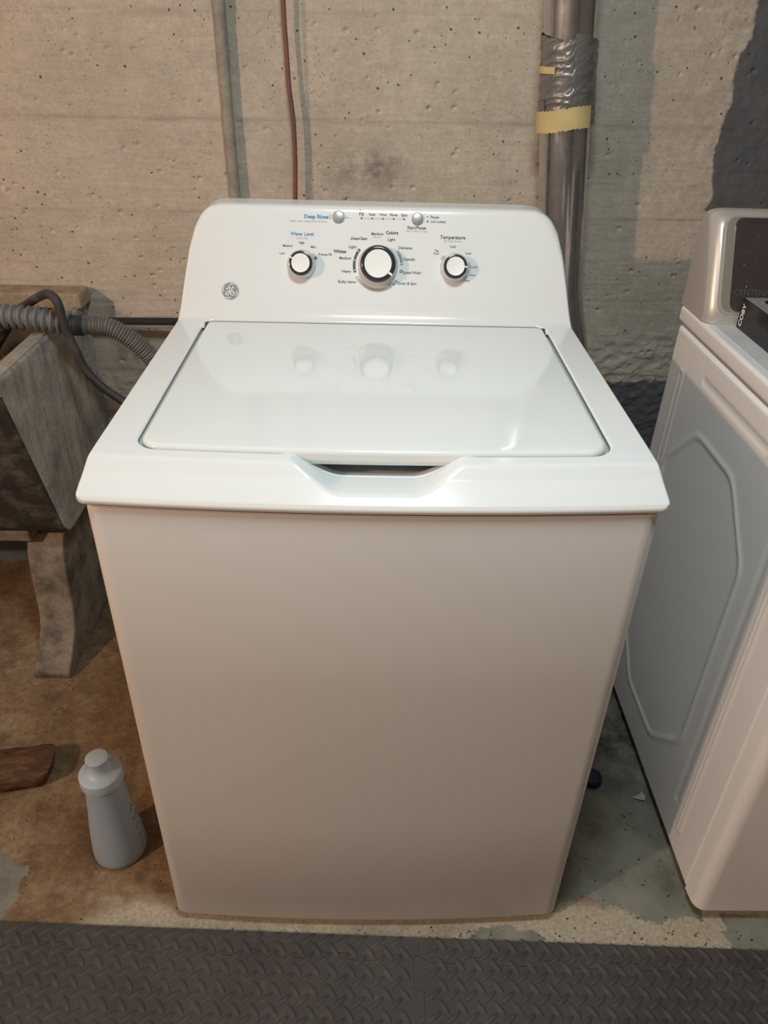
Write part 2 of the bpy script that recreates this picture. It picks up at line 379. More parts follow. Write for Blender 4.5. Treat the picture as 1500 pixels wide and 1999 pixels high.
# ================================================================ WASHER
WX0, WX1 = -.352, .352
washer = empty('washing_machine', (0, .33, 0), 'white top-loading washing machine with three control knobs, in the centre', 'washing machine')
WO = Vector((0, .33, 0))
def wobj(o):
    o.parent = washer; o.matrix_parent_inverse = Matrix.Translation(-WO); return o
def sub(o, p):
    o.parent = p; o.matrix_parent_inverse = p.matrix_parent_inverse.copy() if False else Matrix.Identity(4); return o
def bow(x, y): return (-.002-.014*(1-np.clip(np.abs(x)/.352, 0, 1)**2))*sst(.30, .075, y)
KY = np.array([-.01, 0, .002, .010, .020, .032, .045, .049, .054, .064, .075, .10, .30, .5, .520, .527, .533, .5390, .548, .560, .575, .590, .598, .6012, .6038, .607, .612, .620, .70])
KZ = np.array([.898, .900, .9035, .9085, .9148, .9222, .9335, .9350, .9352, .9355, .9358, .936, .9375, .938, .9385, .9405, .947, .9570, .9760, 1.003, 1.039, 1.0768, 1.0975, 1.1055, 1.1098, 1.1120, 1.1130, 1.1133, 1.1133])
EX = np.array([0, .002, .005, .009, .014, .021, .030, .040, .052, .066, .082, .10, .125, .16, .40])
EZ = np.array([.899, .914, .926, .941, .963, 1.004, 1.048, 1.078, 1.099, 1.117, 1.131, 1.141, 1.15, 1.16, 1.20])
yg = np.linspace(-.01, .70, 1421); pg = np.interp(yg, KY, KZ)
ker = np.exp(-(np.arange(-9, 10)/2.6)**2); ker /= ker.sum(); pg = np.convolve(np.pad(pg, 9, 'edge'), ker, 'valid')
eg = np.linspace(0, .4, 801); sg = np.interp(eg, EX, EZ); sgs = np.convolve(np.pad(sg, 9, 'edge'), ker, 'valid'); w_ = sst(.002, .008, eg); sg = sg*(1-w_)+sgs*w_
def Pf(y): return np.interp(y, yg, pg)
def H(x, yp):
    p = Pf(yp); e = .352-np.abs(x); s = np.interp(e, eg, sg)
    h = smin(p, s, .017+.011*sst(.54, .60, yp))
    ax = np.abs(x-.003); sc = .9120-.15*(yp-.0143)+.046*sst(.042, .142, ax)
    sc = sc+np.clip(yp-.10, 0, 1)*3
    return smin(h, sc, .0035)
def rrect(x0, x1, y0, y1, rf, rb, nf=260, ns=170, nc=26):
    P = []
    def seg(a, b, n, dens=None):
        t = np.linspace(0, 1, n, endpoint=False)
        for q in t: P.append((a[0]+(b[0]-a[0])*q, a[1]+(b[1]-a[1])*q))
    def arc(cx, cy, r, a0, a1, n):
        for q in np.linspace(0, 1, n, endpoint=False):
            a = math.radians(a0+(a1-a0)*q); P.append((cx+r*math.cos(a), cy+r*math.sin(a)))
    seg((x0+rf, y0), (x1-rf, y0), nf); arc(x1-rf, y0+rf, rf, -90, 0, nc)
    seg((x1, y0+rf), (x1, y1-rb), ns); arc(x1-rb, y1-rb, rb, 0, 90, nc)
    seg((x1-rb, y1), (x0+rb, y1), nf); arc(x0+rb, y1-rb, rb, 90, 180, nc)
    seg((x0, y1-rb), (x0, y0+rf), ns); arc(x0+rf, y0+rf, rf, 180, 270, nc)
    return np.array(P)
gapo = rrect(-.2950, .2950, .0665, .5250, .030, .018)
outo = rrect(-.352, .352, 0, .655, .012, .030)
N = len(gapo); rows = []
def row(P, z): rows.append(np.column_stack([P[:, 0], P[:, 1]+bow(P[:, 0], P[:, 1]), z]))
def inset(P, d):   # move toward centre roughly along normals
    T = np.roll(P, -1, 0)-np.roll(P, 1, 0); n = np.column_stack([-T[:, 1], T[:, 0]]); n /= np.linalg.norm(n, axis=1)[:, None]; return P+n*d
hg = H(gapo[:, 0], gapo[:, 1])
ms = sst(.122, .088, np.abs(gapo[:, 0]-.003))*(gapo[:, 1] < .07)   # the hand recess runs on under the lid edge
def ins2(P, d): return np.column_stack([P[:, 0], P[:, 1]+d])
row(ins2(inset(gapo, .012), .020*ms), np.minimum(hg, .938)-.030); row(ins2(inset(gapo, .0005), .022*ms), np.minimum(hg, .938)-.030)
row(ins2(inset(gapo, .0004), .0215*ms), hg-.006)
row(ins2(inset(gapo, .0002), .020*ms), hg-.004+.001*ms)
for q in (.75, .5, .25): row(ins2(inset(gapo, .0002), .020*ms*q), hg-.004+.0036*ms*(1-q)+.001*ms*q)
for q in np.linspace(0, 1, 5)[:-1]:
    a = q*math.pi/2; row(inset(gapo, -.0025*(1-math.cos(a))), H(*inset(gapo, -.0025*(1-math.cos(a))).T)-.0025*(1-math.sin(a)))
NR = 104; ts = np.linspace(0, 1, NR); ts = .5*ts+.5*(ts*ts*(3-2*ts))
gi = inset(gapo, -.0025)
for t in ts: P = gi*(1-t)+outo*t; row(P, H(P[:, 0], P[:, 1]))
ho = H(outo[:, 0], outo[:, 1])
for q in (.25, .5, .75): row(inset(outo, -.0008*math.sin(q*math.pi)), ho*(1-q)+.8945*q)
row(outo, np.full(N, .8945)); row(inset(outo, .0012), np.full(N, .8928)); row(inset(outo, .02), np.full(N, .8928))
cover = wobj(obj('top_cover', np.concatenate(rows), grid_faces(N, len(rows), True), M['plastic'], smooth=True))
# lid
lo = rrect(-.2905, .2905, .0708, .5205, .027, .012); rows = []
row(inset(lo, .05), np.full(N, .920)); row(lo, np.full(N, .920)); row(inset(lo, -.0003), np.full(N, .926))
R_ = .0068
for q in np.linspace(0, 1, 9):
    a = q*math.pi/2; row(inset(lo, R_*(1-math.cos(a))), np.full(N, .9320+R_*math.sin(a)*.98))
c0 = inset(lo, R_)
for q in (.06, .14, .25, .4, .55, .7, .85, .97):
    P = c0*(1-q)+np.array([0, .297])*q; row(P, .9387+.0012*sst(0, .5, np.full(N, q)))
nl = len(rows); V = np.concatenate(rows); F = grid_faces(N, nl, True); F.append(tuple((nl-1)*N+i for i in range(N)))
lid = wobj(obj('lid', V, F, M['lid'], smooth=True)); lid['label'] = 'glossy flat white lid'
# hinge pieces in the rear corners
for sx in (-1, 1):
    hp = wobj(box('hinge', (sx*.2935-.005, .500, .926), (sx*.2935+.005, .520, .9372), M['black_rubber'], bw=.001)); hp['label'] = 'dark hinge in the rear corner of the lid'
    wobj(box('hinge_cap', (sx*.2945-.0035, .492, .934), (sx*.2945+.0035, .503, .9410), M['white_cap'], bw=.0015))
# cabinet: bowed front, outline swept up
def cab_outline(n=80):
    P = []; r = .012; yb = .650; hw = .3435
    for x in np.linspace(-hw+r, hw-r, n): P.append((x, -.013*(1-(abs(x)/hw)**2)))
    for a in np.linspace(-90, 0, 9)[1:]: P.append((hw-r+r*math.cos(math.radians(a)), .0008+r+r*math.sin(math.radians(a))))
    for y in np.linspace(.05, yb-r, 12): P.append((hw, y))
    for a in np.linspace(0, 90, 9)[1:]: P.append((hw-r+r*math.cos(math.radians(a)), yb-r+r*math.sin(math.radians(a))))
    for a in np.linspace(90, 180, 9): P.append((-hw+r+r*math.cos(math.radians(a)), yb-r+r*math.sin(math.radians(a))))
    for y in np.linspace(yb-r, .05, 12)[1:]: P.append((-hw, y))
    for a in np.linspace(180, 270, 9)[:-1]: P.append((-hw+r+r*math.cos(math.radians(a)), .0008+r+r*math.sin(math.radians(a))))
    return np.array(P)
co = cab_outline(); nC = len(co); cen = np.array([0, .33]); rows = []
for d, z in ((.030, .019), (.004, .0185), (.0012, .0200), (0, .0235), (0, .30), (0, .6), (0, .8840), (.001, .8870), (.004, .8885), (.03, .8885)):
    dirs = cen-co; dirs = dirs/np.array([.3435, .33]); dirs = np.sign(dirs)*np.clip(np.abs(dirs)*3, 0, 1)
    P = co+dirs*d; rows.append(np.column_stack([P, np.full(nC, z)]))
F = grid_faces(nC, len(rows), True)+[tuple((len(rows)-1)*nC+i for i in range(nC)), tuple(range(nC))[::-1]]
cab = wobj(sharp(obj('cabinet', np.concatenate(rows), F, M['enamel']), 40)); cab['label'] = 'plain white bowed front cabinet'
# recessed dark joint between cabinet and cover
ji = co*1.0; P = co+np.sign(cen-co)*np.array([.004, .004]); rows = [np.column_stack([P, np.full(nC, z)]) for z in (.887, .8935)]
wobj(sharp(obj('seam_gasket', np.concatenate(rows), grid_faces(nC, 2, True), M['gap'])))
for sx in (-1, 1):
    for y in (.05, .60):
        wobj(lathe('foot', [(.012, .0), (.020, .001), (.020, .010), (.011, .013), (.008, .030)], M['black_rubber'], loc=(sx*.30, y, 0), n=20))

# -------- control panel: everything printed on it follows the sloping face
ys_ = np.linspace(.522, .640, 1200); zs_ = Pf(ys_); sl = np.concatenate([[0], np.cumsum(np.hypot(np.diff(ys_), np.diff(zs_)))])
def s_of_z(z): return float(np.interp(z, zs_, sl))
def pan(x, s, off=.0004):
    y = np.interp(s, sl, ys_); z = np.interp(s, sl, zs_)
    dy = np.interp(s+.002, sl, ys_)-np.interp(s-.002, sl, ys_); dz = np.interp(s+.002, sl, zs_)-np.interp(s-.002, sl, zs_)
    n = math.hypot(dy, dz); return Vector((x, y-off*dz/n, z+off*dy/n)), Vector((0, -dz/n, dy/n)), Vector((0, dy/n, dz/n))
def text_mesh(txt, width, bold=0.0, shear=0.0):
    c = bpy.data.curves.new('t', 'FONT'); c.body = txt; c.size = 1; c.offset = bold; c.shear = shear; c.align_x = 'LEFT'; c.resolution_u = 2
    o = bpy.data.objects.new('t', c); COL.objects.link(o); bpy.context.view_layer.update()
    me = bpy.data.meshes.new_from_object(o.evaluated_get(bpy.context.evaluated_depsgraph_get()))
    V = np.array([v.co[:] for v in me.vertices]); F = [tuple(p.vertices) for p in me.polygons]
    bpy.data.objects.remove(o); bpy.data.curves.remove(c); bpy.data.meshes.remove(me)
    x0, x1 = V[:, 0].min(), V[:, 0].max(); k = width/(x1-x0); V[:, 0] = (V[:, 0]-(x0+x1)/2)*k; V[:, 1] = (V[:, 1]-.30)*k
    return V, F
def word(txt, x, z, width, mat='ink', bold=0.012, shear=0.0, xh=1.0):
    V, F = text_mesh(txt, width, bold, shear); s0 = s_of_z(z)
    return wobj(obj('lettering', [pan(x+v[0], s0+v[1]*xh)[0] for v in V], F, M[mat]))
def ribbon(pts, x0, s0, wd, mat, name='printed_mark', off=.0004):
    pts = np.array(pts); T = np.gradient(pts, axis=0); T /= np.linalg.norm(T, axis=1)[:, None]; n = np.column_stack([-T[:, 1], T[:, 0]])
    a = pts+n*wd/2; b = pts-n*wd/2; V = [pan(x0+p[0], s0+p[1], off)[0] for p in a]+[pan(x0+p[0], s0+p[1], off)[0] for p in b]; m = len(pts)
    return wobj(obj(name, V, [(i, i+1, m+i+1, m+i) for i in range(m-1)], M[mat]))
def arc_pts(r, a0, a1, n=28): return [(r*math.cos(math.radians(a)), r*math.sin(math.radians(a))) for a in np.linspace(a0, a1, n)]
def dot(x, s, r, mat, off=.0006, name='printed_mark'):
    V = [pan(x+r*math.cos(a), s+r*math.sin(a), off)[0] for a in np.linspace(0, 2*math.pi, 17)[:-1]]
    return wobj(obj(name, V, [tuple(range(16))], M[mat]))
for a in [('Deep Rinse', -.1042, 1.0969, .0410, 'ink_blue', .03), ('Select when adding Fabric Softener', -.1172, 1.0900, .0640, 'ink_soft', 0),
          ('Fill', -.0275, 1.1022, .0078), ('Soak', -.0092, 1.1022, .0112), ('Wash', .0092, 1.1022, .0122), ('Rinse', .0275, 1.1022, .0126), ('Spin', .0455, 1.1022, .0104),
          ('Pause', .0976, 1.1002, .0140), ('Lid Locked', .1035, 1.0935, .0250), ('Start/Pause', .0672, 1.0836, .0320, 'ink', .02), ('Hold 3 Secs to Stop', .0672, 1.0786, .0370, 'ink_soft', 0),
          ('Water Level', -.1286, 1.0705, .0395, 'ink_blue', .02), ('Load Size', -.1286, 1.0645, .0190, 'ink_soft', 0),
          ('High', -.1295, 1.0572, .0094), ('Medium', -.1532, 1.0522, .0165), ('Max', -.1094, 1.0512, .0088), ('Low', -.1625, 1.0405, .0088), ('Precise Fill', -.0890, 1.0400, .0225),
          ('Medium', .0001, 1.0730, .0205), ('Normal', -.0007, 1.0682, .0130, 'ink_soft', 0), ('Colors', .0252, 1.0752, .0212, 'ink', .03), ('Light', .0245, 1.0650, .0130),
          ('Light', -.0420, 1.0527, .0130), ('Whites', -.0640, 1.0452, .0220, 'ink', .03), ('Medium', -.0545, 1.0352, .0205), ('Heavy', -.0520, 1.0152, .0160), ('Bulky Items', -.0510, .9992, .0305),
          ('Delicates', .0485, 1.0527, .0235), ('Casuals', .0552, 1.0357, .0205), ('Speed Wash', .0610, 1.0152, .0315), ('Drain & Spin', .0530, .9984, .0320),
          ('Temperature', .1294, 1.0702, .0435, 'ink', .02), ('All Cold Rinses', .1296, 1.0645, .0300, 'ink_soft', 0), ('Cold', .1300, 1.0562, .0098),
          ('Tap', .1024, 1.0498, .0076), ('Cold', .1018, 1.0452, .0094), ('Cool', .1572, 1.0465, .0098), ('Colors', .1676, 1.0258, .0135), ('Warm', .1652, 1.0135, .0118), ('Hot', .1572, 1.0045, .0078)]:
    word(*a)
word('DeepClean', -.0315, 1.0655, .0285, 'ink', .02, .35)
K2 = (.0019, s_of_z(1.0250))
def arc(r, a0, a1, wd, mat, c=K2): ribbon(arc_pts(r, a0, a1), c[0], c[1], wd, mat)
arc(.0410, 140, 197, .0045, 'ink'); arc(.0410, 36, 2, .0045, 'ink_mid'); arc(.0410, 208, 306, .0045, 'ink_soft'); arc(.0410, 309, 324, .0045, 'ink_mid')
for a in (146, 168, 192, 31, 6, 213, 318): dot(K2[0]+.0410*math.cos(math.radians(a)), K2[1]+.0410*math.sin(math.radians(a)), .0011, 'white_print')
dot(K2[0]+.0410*math.cos(math.radians(-12)), K2[1]+.0410*math.sin(math.radians(-12)), .0026, 'ink', .0005); dot(K2[0]+.0410*math.cos(math.radians(-12)), K2[1]+.0410*math.sin(math.radians(-12)), .0011, 'white_print', .0007)
K1 = (-.1295, s_of_z(1.0240)); K3 = (.1340, s_of_z(1.0240))
arc(.0268, 45, 22, .0008, 'ink_soft', K1); arc(.0268, 30, 18, .0040, 'ink', K1); arc(.0268, 150, 132, .0030, 'ink_soft', K3); arc(.0268, 20, -48, .0030, 'ink_soft', K3)
dot(K1[0]+.0268*math.cos(math.radians(20)), K1[1]+.0268*math.sin(math.radians(20)), .0009, 'white_print')
for a in (-2, -24, -42): dot(K3[0]+.0268*math.cos(math.radians(a)), K3[1]+.0268*math.sin(math.radians(a)), .0010, 'white_print')
# cycle progress lamps on a pale bar
ribbon([(-.028, 0), (.045, 0)], 0, s_of_z(1.0962), .0026, 'ink_faint', off=.0003)
wobj(lathe('indicator_lamp', [(.0010, 0), (.0013, .0004), (.0006, .0009)], M['ink'], loc=pan(.0853, s_of_z(1.1005))[0], n=12))
def on_panel(x, z, off=0):
    p, n, u = pan(x, s_of_z(z), off); R = Matrix(((1, 0, 0), tuple(u), tuple(n))).transposed(); return p, R
for x, z in ((-.0274, 1.0962), (-.0092, 1.0962), (.0092, 1.0962), (.0275, 1.0962), (.0452, 1.0962), (.0855, 1.0937)):
    p, R = on_panel(x, z); wobj(lathe('indicator_lamp', [(.0016, 0), (.0014, .0005), (.0006, .0009)], M['ink'], loc=p, rot=R, n=12))
dot(-.0294, s_of_z(1.1085), .0009, 'ink')
# icon beside Deep Rinse
ribbon([(-.0015, -.003), (-.0015, .003), (.0015, .003), (.0015, -.003), (-.0015, -.003)], -.0806, s_of_z(1.0972), .0008, 'ink_mid')
# buttons
for x, z in ((-.0667, 1.0972), (.0679, 1.0970)):
    p, R = on_panel(x, z)
    b = wobj(lathe('push_button', [(.0094, -.001), (.0094, .0032), (.0086, .0044), (.006, .0050), (.001, .0052)], M['silver'], loc=p, rot=R, n=32)); b['label'] = 'round satin silver push button'
    wobj(lathe('button_collar', [(.0106, -.001), (.0108, .0010), (.0102, .0014), (.0095, .0006)], M['plastic'], loc=p, rot=R, n=32))
ribbon([(-.057, 0), (-.047, 0)], 0, s_of_z(1.0966), .0008, 'ink_mid')
p, R = on_panel(-.0457, 1.0966); wobj(lathe('indicator_lamp', [(.0020, 0), (.0019, .0006), (.0008, .0014)], M['white_print'], loc=p, rot=R, n=14))
# knobs
def knob(x, z, r, rb, h, ang, gl):
    p, R = on_panel(x, z)
    k = wobj(lathe('control_knob', [(rb*1.05, -.001), (rb*1.05, .0014), (rb*1.01, .0022), (rb, .004), (rb*.35+r*.65, h*.62), (r*1.02, h-.006), (r*.98, h-.0050)], M['knob_skirt'], loc=p, rot=R, n=64))
    k['label'] = gl
    def kp(o): o.parent = k; o.matrix_parent_inverse = Matrix.Identity(4); return o
    kp(lathe('dark_ring', [(r*1.01, h-.0065), (r*1.005, h-.0042), (r*.985, h-.0020), (r*.95, h-.0006), (r*.86, h+.0001), (r*.78, h-.0002), (r*.77, h-.003)], M['smoke'], loc=p, rot=R, n=64))
    kp(lathe('knob_cap', [(r*.775, h-.004), (r*.772, h+.0002), (r*.75, h+.0012), (r*.60, h+.0007), (r*.1, h+.0003)], M['white_cap'], loc=p, rot=R, n=64))
    a = math.radians(ang); d = Vector((math.cos(a), math.sin(a), 0)); e = Vector((-d.y, d.x, 0)); wd = r*.06
    V = [R @ (d*r*q+e*s_*wd+Vector((0, 0, hh)))+p for hh in (h-.003, h+.0011) for q, s_ in ((.77, -1), (.995, -1), (.995, 1), (.77, 1))]
    kp(obj('pointer', V, [(0, 3, 2, 1), (4, 5, 6, 7), (0, 1, 5, 4), (1, 2, 6, 5), (2, 3, 7, 6), (3, 0, 4, 7)], M['white_print']))
knob(-.1295, 1.0240, .0203, .0236, .0215, 152, 'small knob under the blue water level lettering')
knob(.0019, 1.0250, .0302, .0330, .0245, -38, 'large central cycle knob')
knob(.1340, 1.0240, .0203, .0236, .0215, -3, 'small knob under the temperature lettering')
# round maker's emblem
ec = (-.2525, s_of_z(.9815)); p, R = on_panel(*(-.2525, .9815))
em = wobj(lathe('emblem', [(.0148, -.0002), (.0148, .0006), (.0143, .0009), (.001, .0009)], M['ink_soft'], loc=p, rot=R, n=48)); em['label'] = 'round grey script monogram emblem'
dot(ec[0], ec[1], .0131, 'ink_mid', .00105); bpy.data.objects[-1] if False else None
def crop(pts): return [((x-755)/290*.0131, (495-y)/262*.0131) for x, y in pts]
def stroke(pts, wd):
    c = catmull([(a, b, 0) for a, b in crop(pts)], 6)[:, :2]; ribbon(c, ec[0], ec[1], wd, 'white_print', off=.0012)
stroke([(600, 405), (640, 440), (662, 405), (700, 360), (732, 350), (738, 420), (725, 500), (700, 580), (650, 628), (598, 615), (588, 572), (640, 528), (700, 512), (765, 488)], .0013)
stroke([(898, 400), (872, 362), (832, 385), (812, 430), (835, 470), (790, 492), (765, 540), (775, 600), (830, 638), (895, 612), (918, 560), (880, 520), (838, 530), (842, 565)], .0013)
stroke([(735, 310), (770, 270), (830, 262), (900, 285)], .0011); stroke([(530, 520), (495, 480), (500, 400), (530, 350)], .0011)
stroke([(985, 480), (1010, 520), (1005, 590), (970, 650)], .0011); stroke([(778, 680), (740, 722), (670, 725), (590, 700)], .0011)

# ================================================================ DRYER
dryer = empty('clothes_dryer', (.95, .35, 0), 'white clothes dryer with silver console, right of the washer', 'dryer')
DO = Vector((.95, .35, 0))
def dobj(o, par=None):
    o.parent = par or dryer; o.matrix_parent_inverse = Matrix.Translation(-DO) if par is None else Matrix.Identity(4); return o
DX0, DX1 = .596, 1.285
ysd = np.linspace(.047, .682, 280); zsd = np.linspace(.032, .893, 360); Y, Z = np.meshgrid(ysd, zsd)
def sdr(cy, cz, hy, hz, r, ch=0):
    qx = np.abs(Y-cy)-hy+r; qz = np.abs(Z-cz)-hz+r
    d = np.hypot(np.maximum(qx, 0), np.maximum(qz, 0))+np.minimum(np.maximum(qx, qz), 0)-r
    if ch: d = np.maximum(d, ((np.abs(Y-cy)-hy)+(np.abs(Z-cz)-hz))*.7071+ch)
    return d
def smax(a, b, k): return -smin(-a, -b, k)
def chm(cy, cz, hy, hz, ch): return ((np.abs(Y-cy)-hy)+(np.abs(Z-cz)-hz))*.7071+ch
bead = lambda d, wd: np.exp(-(d/wd)**2)
off = np.zeros_like(Y)
d1 = smax(sdr(.405, .44, .190, .315, .05), chm(.405, .44, .190, .315, .078), .018); off -= .0020*bead(d1, .007); off += .0010*sst(.004, -.012, d1)
off -= .0016*bead(sdr(.618, .47, .011, .355, .010), .0035)
top_g = sdr(.385, .845, .135, .006, .005); off += .0018*sst(.006, -.004, top_g)
fr_g = sdr(.165, .44, .006, .31, .005); off += .0018*sst(.006, -.005, fr_g); off -= .0016*bead(sdr(.125, .45, .005, .36, .005), .005)
edge = np.minimum.reduce([Y-.047, .682-Y, .893-Z, Z-.032]); off += .0035*(1-sst(0, .004, edge))
dobj(obj('side_panel', np.column_stack([(DX0+off).ravel(), Y.ravel(), Z.ravel()]), [f[::-1] for f in grid_faces(280, 360)], M['dryer'], smooth=True))
dobj(box('cabinet', (DX0+.003, .05, .032), (DX1, .682, .894), M['dryer'], bw=.002))
# front panel with rounded vertical edges, wraps round the corner
P = []; r = .022
for a in np.linspace(180, 270, 12): P.append((DX0+.0015+r+r*math.cos(math.radians(a)), .002+r+r*math.sin(math.radians(a))))
for a in np.linspace(270, 360, 12): P.append((DX1-r+r*math.cos(math.radians(a)), .002+r+r*math.sin(math.radians(a))))
P = [(DX0-.0005, .0445)]+P+[(DX1, .0445), (DX1-.02, .0445), (DX0+.02, .0445)]
n = len(P); V = [(x, y, z) for z in (.0270, .030, .8930, .8960) for x, y in P]
V = [((x+(.006 if i//n in (0, 3) and x < 1 else 0)), y+(.005 if i//n in (0, 3) and y < .04 else 0), z) for i, (x, y, z) in enumerate(V)]
fp = dobj(sharp(obj('front_panel', V, grid_faces(n, 4, True)+[tuple(range(n))[::-1], tuple(3*n+i for i in range(n))], M['dryer']), 40))
dobj(box('plinth', (DX0+.03, .06, .004), (DX1-.03, .66, .032), M['gap']))
for x in (DX0+.05, DX1-.05):
    for y in (.10, .62): dobj(lathe('foot', [(.012, 0), (.018, .001), (.018, .012), (.009, .015), (.009, .034)], M['black_rubber'], loc=(x, y, 0), n=20))
dobj(box('top_panel', (DX0+.002, .000, .8985), (DX1-.002, .700, .9295), M['dryer'], bw=.007))
dt = dobj(box('top_surface', (DX0+.020, .02, .9285), (DX1-.02, .58, .9302), M['dust'], bw=.0006)); dt['label'] = 'dusty greyish top surface'
# console
def console(name, x0, x1, prof, mat, bulge=0, par=None):
    xs_ = [x0, x0+.0005, x0+.003, x0+.008, x0+.016, x0+.028, x1] if bulge else [x0, x1]
    V = []; cy = .69
    for x in xs_:
        t = min(1, (x-x0)/.028) if bulge else 1; k = math.sqrt(max(0, 1-(1-t)**2))
        for y, z in prof: V.append((x, y+bulge*(1-k)*(1 if y < .665 else .1), z-(bulge*.45*(1-k) if z > 1.05 else 0)))
    n = len(prof); F = grid_faces(n, len(xs_), True)+[tuple(range(n))[::-1], tuple((len(xs_)-1)*n+i for i in range(n))]
    return dobj(sharp(fix(obj(name, V, F, mat)), 30), par)
prof = [(.578, .9305), (.577, .945), (.582, .962), (.590, .980), (.605, 1.015), (.625, 1.060), (.640, 1.090), (.652, 1.104), (.668, 1.111), (.690, 1.110), (.700, 1.098), (.702, .9305)]
con = console('console', .5995, 1.281, prof, M['silver_paint'], .024)
def face_y(z): return np.interp(z, [p[1] for p in prof[:9]], [p[0] for p in prof[:9]])
def cface(name, x0, x1, z0, z1, d, mat, rad=.02):
    V = []; m = 14
    out = []
    for cx, cz, a0 in ((x1-rad, z1-rad, 0), (x0+rad, z1-rad, 90), (x0+rad, z0+rad, 180), (x1-rad, z0+rad, 270)):
        for a in np.linspace(a0, a0+90, m): out.append((cx+rad*math.cos(math.radians(a)), cz+rad*math.sin(math.radians(a))))
    n = len(out); rings = []
    cx = (x0+x1)/2; cz = (z0+z1)/2
    V = [(x, face_y(z)+.001, z) for x, z in out]+[(x, face_y(z)-d, z) for x, z in out]
    for q in (.03, .3, .6, .9): V += [(x+(cx-x)*q, face_y(z+(cz-z)*q)-d-.0006, z+(cz-z)*q) for x, z in out]
    F = grid_faces(n, 6, True)+[tuple(5*n+i for i in range(n))]
    return dobj(sharp(obj(name, V, [f[::-1] for f in F], mat), 40))
c1 = cface('console_bezel', .6140, 1.266, .950, 1.1045, .0012, M['silver_paint'], .022); c1['label'] = 'curved champagne silver bezel'
c2 = cface('chrome_trim', .6190, 1.261, .954, 1.1030, .0026, M['bezel'], .020)
c3 = cface('console_face', .6350, 1.246, .957, 1.1020, .0050, M['face'], .014); c3['label'] = 'dark smoked console face'
V, F = text_mesh('CENTENNIAL', .088, .015)
dobj(obj('lettering', [(.684+v[0], face_y(.9865+v[1])-.0060, .9865+v[1]) for v in V], F, M['ink']))
for k in range(26):
    x, z = rng.uniform(.65, .80), rng.uniform(.995, 1.09); r = rng.uniform(.0004, .0011)
    V = [(x+r*math.cos(a), face_y(z)-.0060, z+r*math.sin(a)) for a in np.linspace(0, 2*math.pi, 9)[:-1]]
    if k == 0: dv, df = [], []
    df.append(tuple(len(dv)+i for i in range(8))); dv += V
tag(dobj(obj('dust_specks', dv, df, M['ink_soft'])), kind='stuff')

# black carton on the dryer
carton = empty('black_carton', (.76, .42, .9302), 'glossy black carton with silver top lying on the dryer', 'box')
CO = Vector((.76, .42, .9302))
def cobj(o): o.parent = carton; o.matrix_parent_inverse = Matrix.Translation(-CO); return o
cobj(box('carton_body', (.652, .25, .9304), (.90, .570, .9830), M['carton'], bw=.0008))
cobj(box('top_print', (.6545, .252, .9829), (.898, .568, .9835), M['carton_top']))
V, F = text_mesh('COBY', .040, .03)
cobj(obj('lettering', [(.6514, .556+v[1]*1.15, .9560+v[0]) for v in V], F, M['white_print']))
V, F = text_mesh('COBY', .125, .03)
cobj(obj('lettering', [(.738+v[0], .535+v[1], .9838) for v in V], F, M['carton']))

# ================================================================ DUCT, CONDUIT, CABLE
duct = empty('exhaust_duct', (.60, .96, .0), 'leaning galvanised round exhaust duct wrapped in grey tape behind the washer', 'duct')
UO = Vector((.60, .96, 0))
def uobj(o): o.parent = duct; o.matrix_parent_inverse = Matrix.Translation(-UO); return o
cz_ = np.array([.10, .40, .727, .885, 1.21, 1.42, 2.0, 2.4]); cx_ = np.array([.56, .50, .462, .418, .382, .3615, .30, .26])
def dcx(z): return np.interp(z, cz_, cx_)
def ring_duct(name, z0, z1, rad, mat, a0=0, a1=360, n=72, dz=.006, edge=None):
    zz = np.arange(z0, z1+dz/2, dz); full = a1-a0 >= 360; A = np.radians(np.linspace(a0, a1, n, endpoint=not full)); V = []
    for j, z in enumerate(zz):
        for i, a in enumerate(A):
            r, dz_ = rad(a, z, j/(len(zz)-1))
            V.append((dcx(z)+r*math.sin(a), .965-r*math.cos(a), z+dz_))
    return uobj(obj(name, V, grid_faces(n, len(zz), full), mat, smooth=True))
def dr(a, z, t):
    s = .0505+.0006*float(fbm(a*1.5, z*4, 3)); s += .0009*math.exp(-((a-.12)/.03)**2)*(z > 1.2); return s, 0
ring_duct('duct_pipe', .12, 2.395, dr, M['duct'], dz=.02)
ring_duct('duct_joint', .60, .615, lambda a, z, t: (.0525, 0), M['duct'], dz=.005)
def wr(a, z):   # wrinkled tape relief
    u = z*1.0
    return .0026*(1-abs(2*float(vn(a*.9+5, (z+.016*math.sin(a*1.7+1))*85))-1))**3+.0013*(1-abs(2*float(vn(a*1.2+z*20, z*120-a*5))-1))**3
ring_duct('duct_tape', 1.235, 1.362, lambda a, z, t: (.0535+wr(a, z), (.006*math.sin(a*1.5+2)+.003*float(vn(a*6, 3))) * (t if t > .5 else (1-t)*.8)), M['tape'], n=200, dz=.0022)
tl = ring_duct('duct_tape', 1.205, 1.262, lambda a, z, t: (.0547+wr(a, z+.3), .010*math.sin(a+.4)), M['tape'], 10, 300, n=110, dz=.0025); tl['label'] = 'loose lower strip of grey tape'
ym = ring_duct('masking_tape', 1.204, 1.244, lambda a, z, t: (.0590+.0008*float(fbm(a*4, z*60, 3)), .010*math.sin(a+.4)+.0035*(float(vn(a*11, 4.3))-.5)+.0008*math.sin(a*40)), M['masking'], -110, 42, n=70, dz=.003); ym['label'] = 'yellowed masking tape at the lower edge'
y2 = ring_duct('masking_tape', 1.302, 1.315, lambda a, z, t: (.0572, 0), M['masking'], -95, -38, n=24, dz=.003); y2['label'] = 'small yellow tape scrap in the grey wrap'

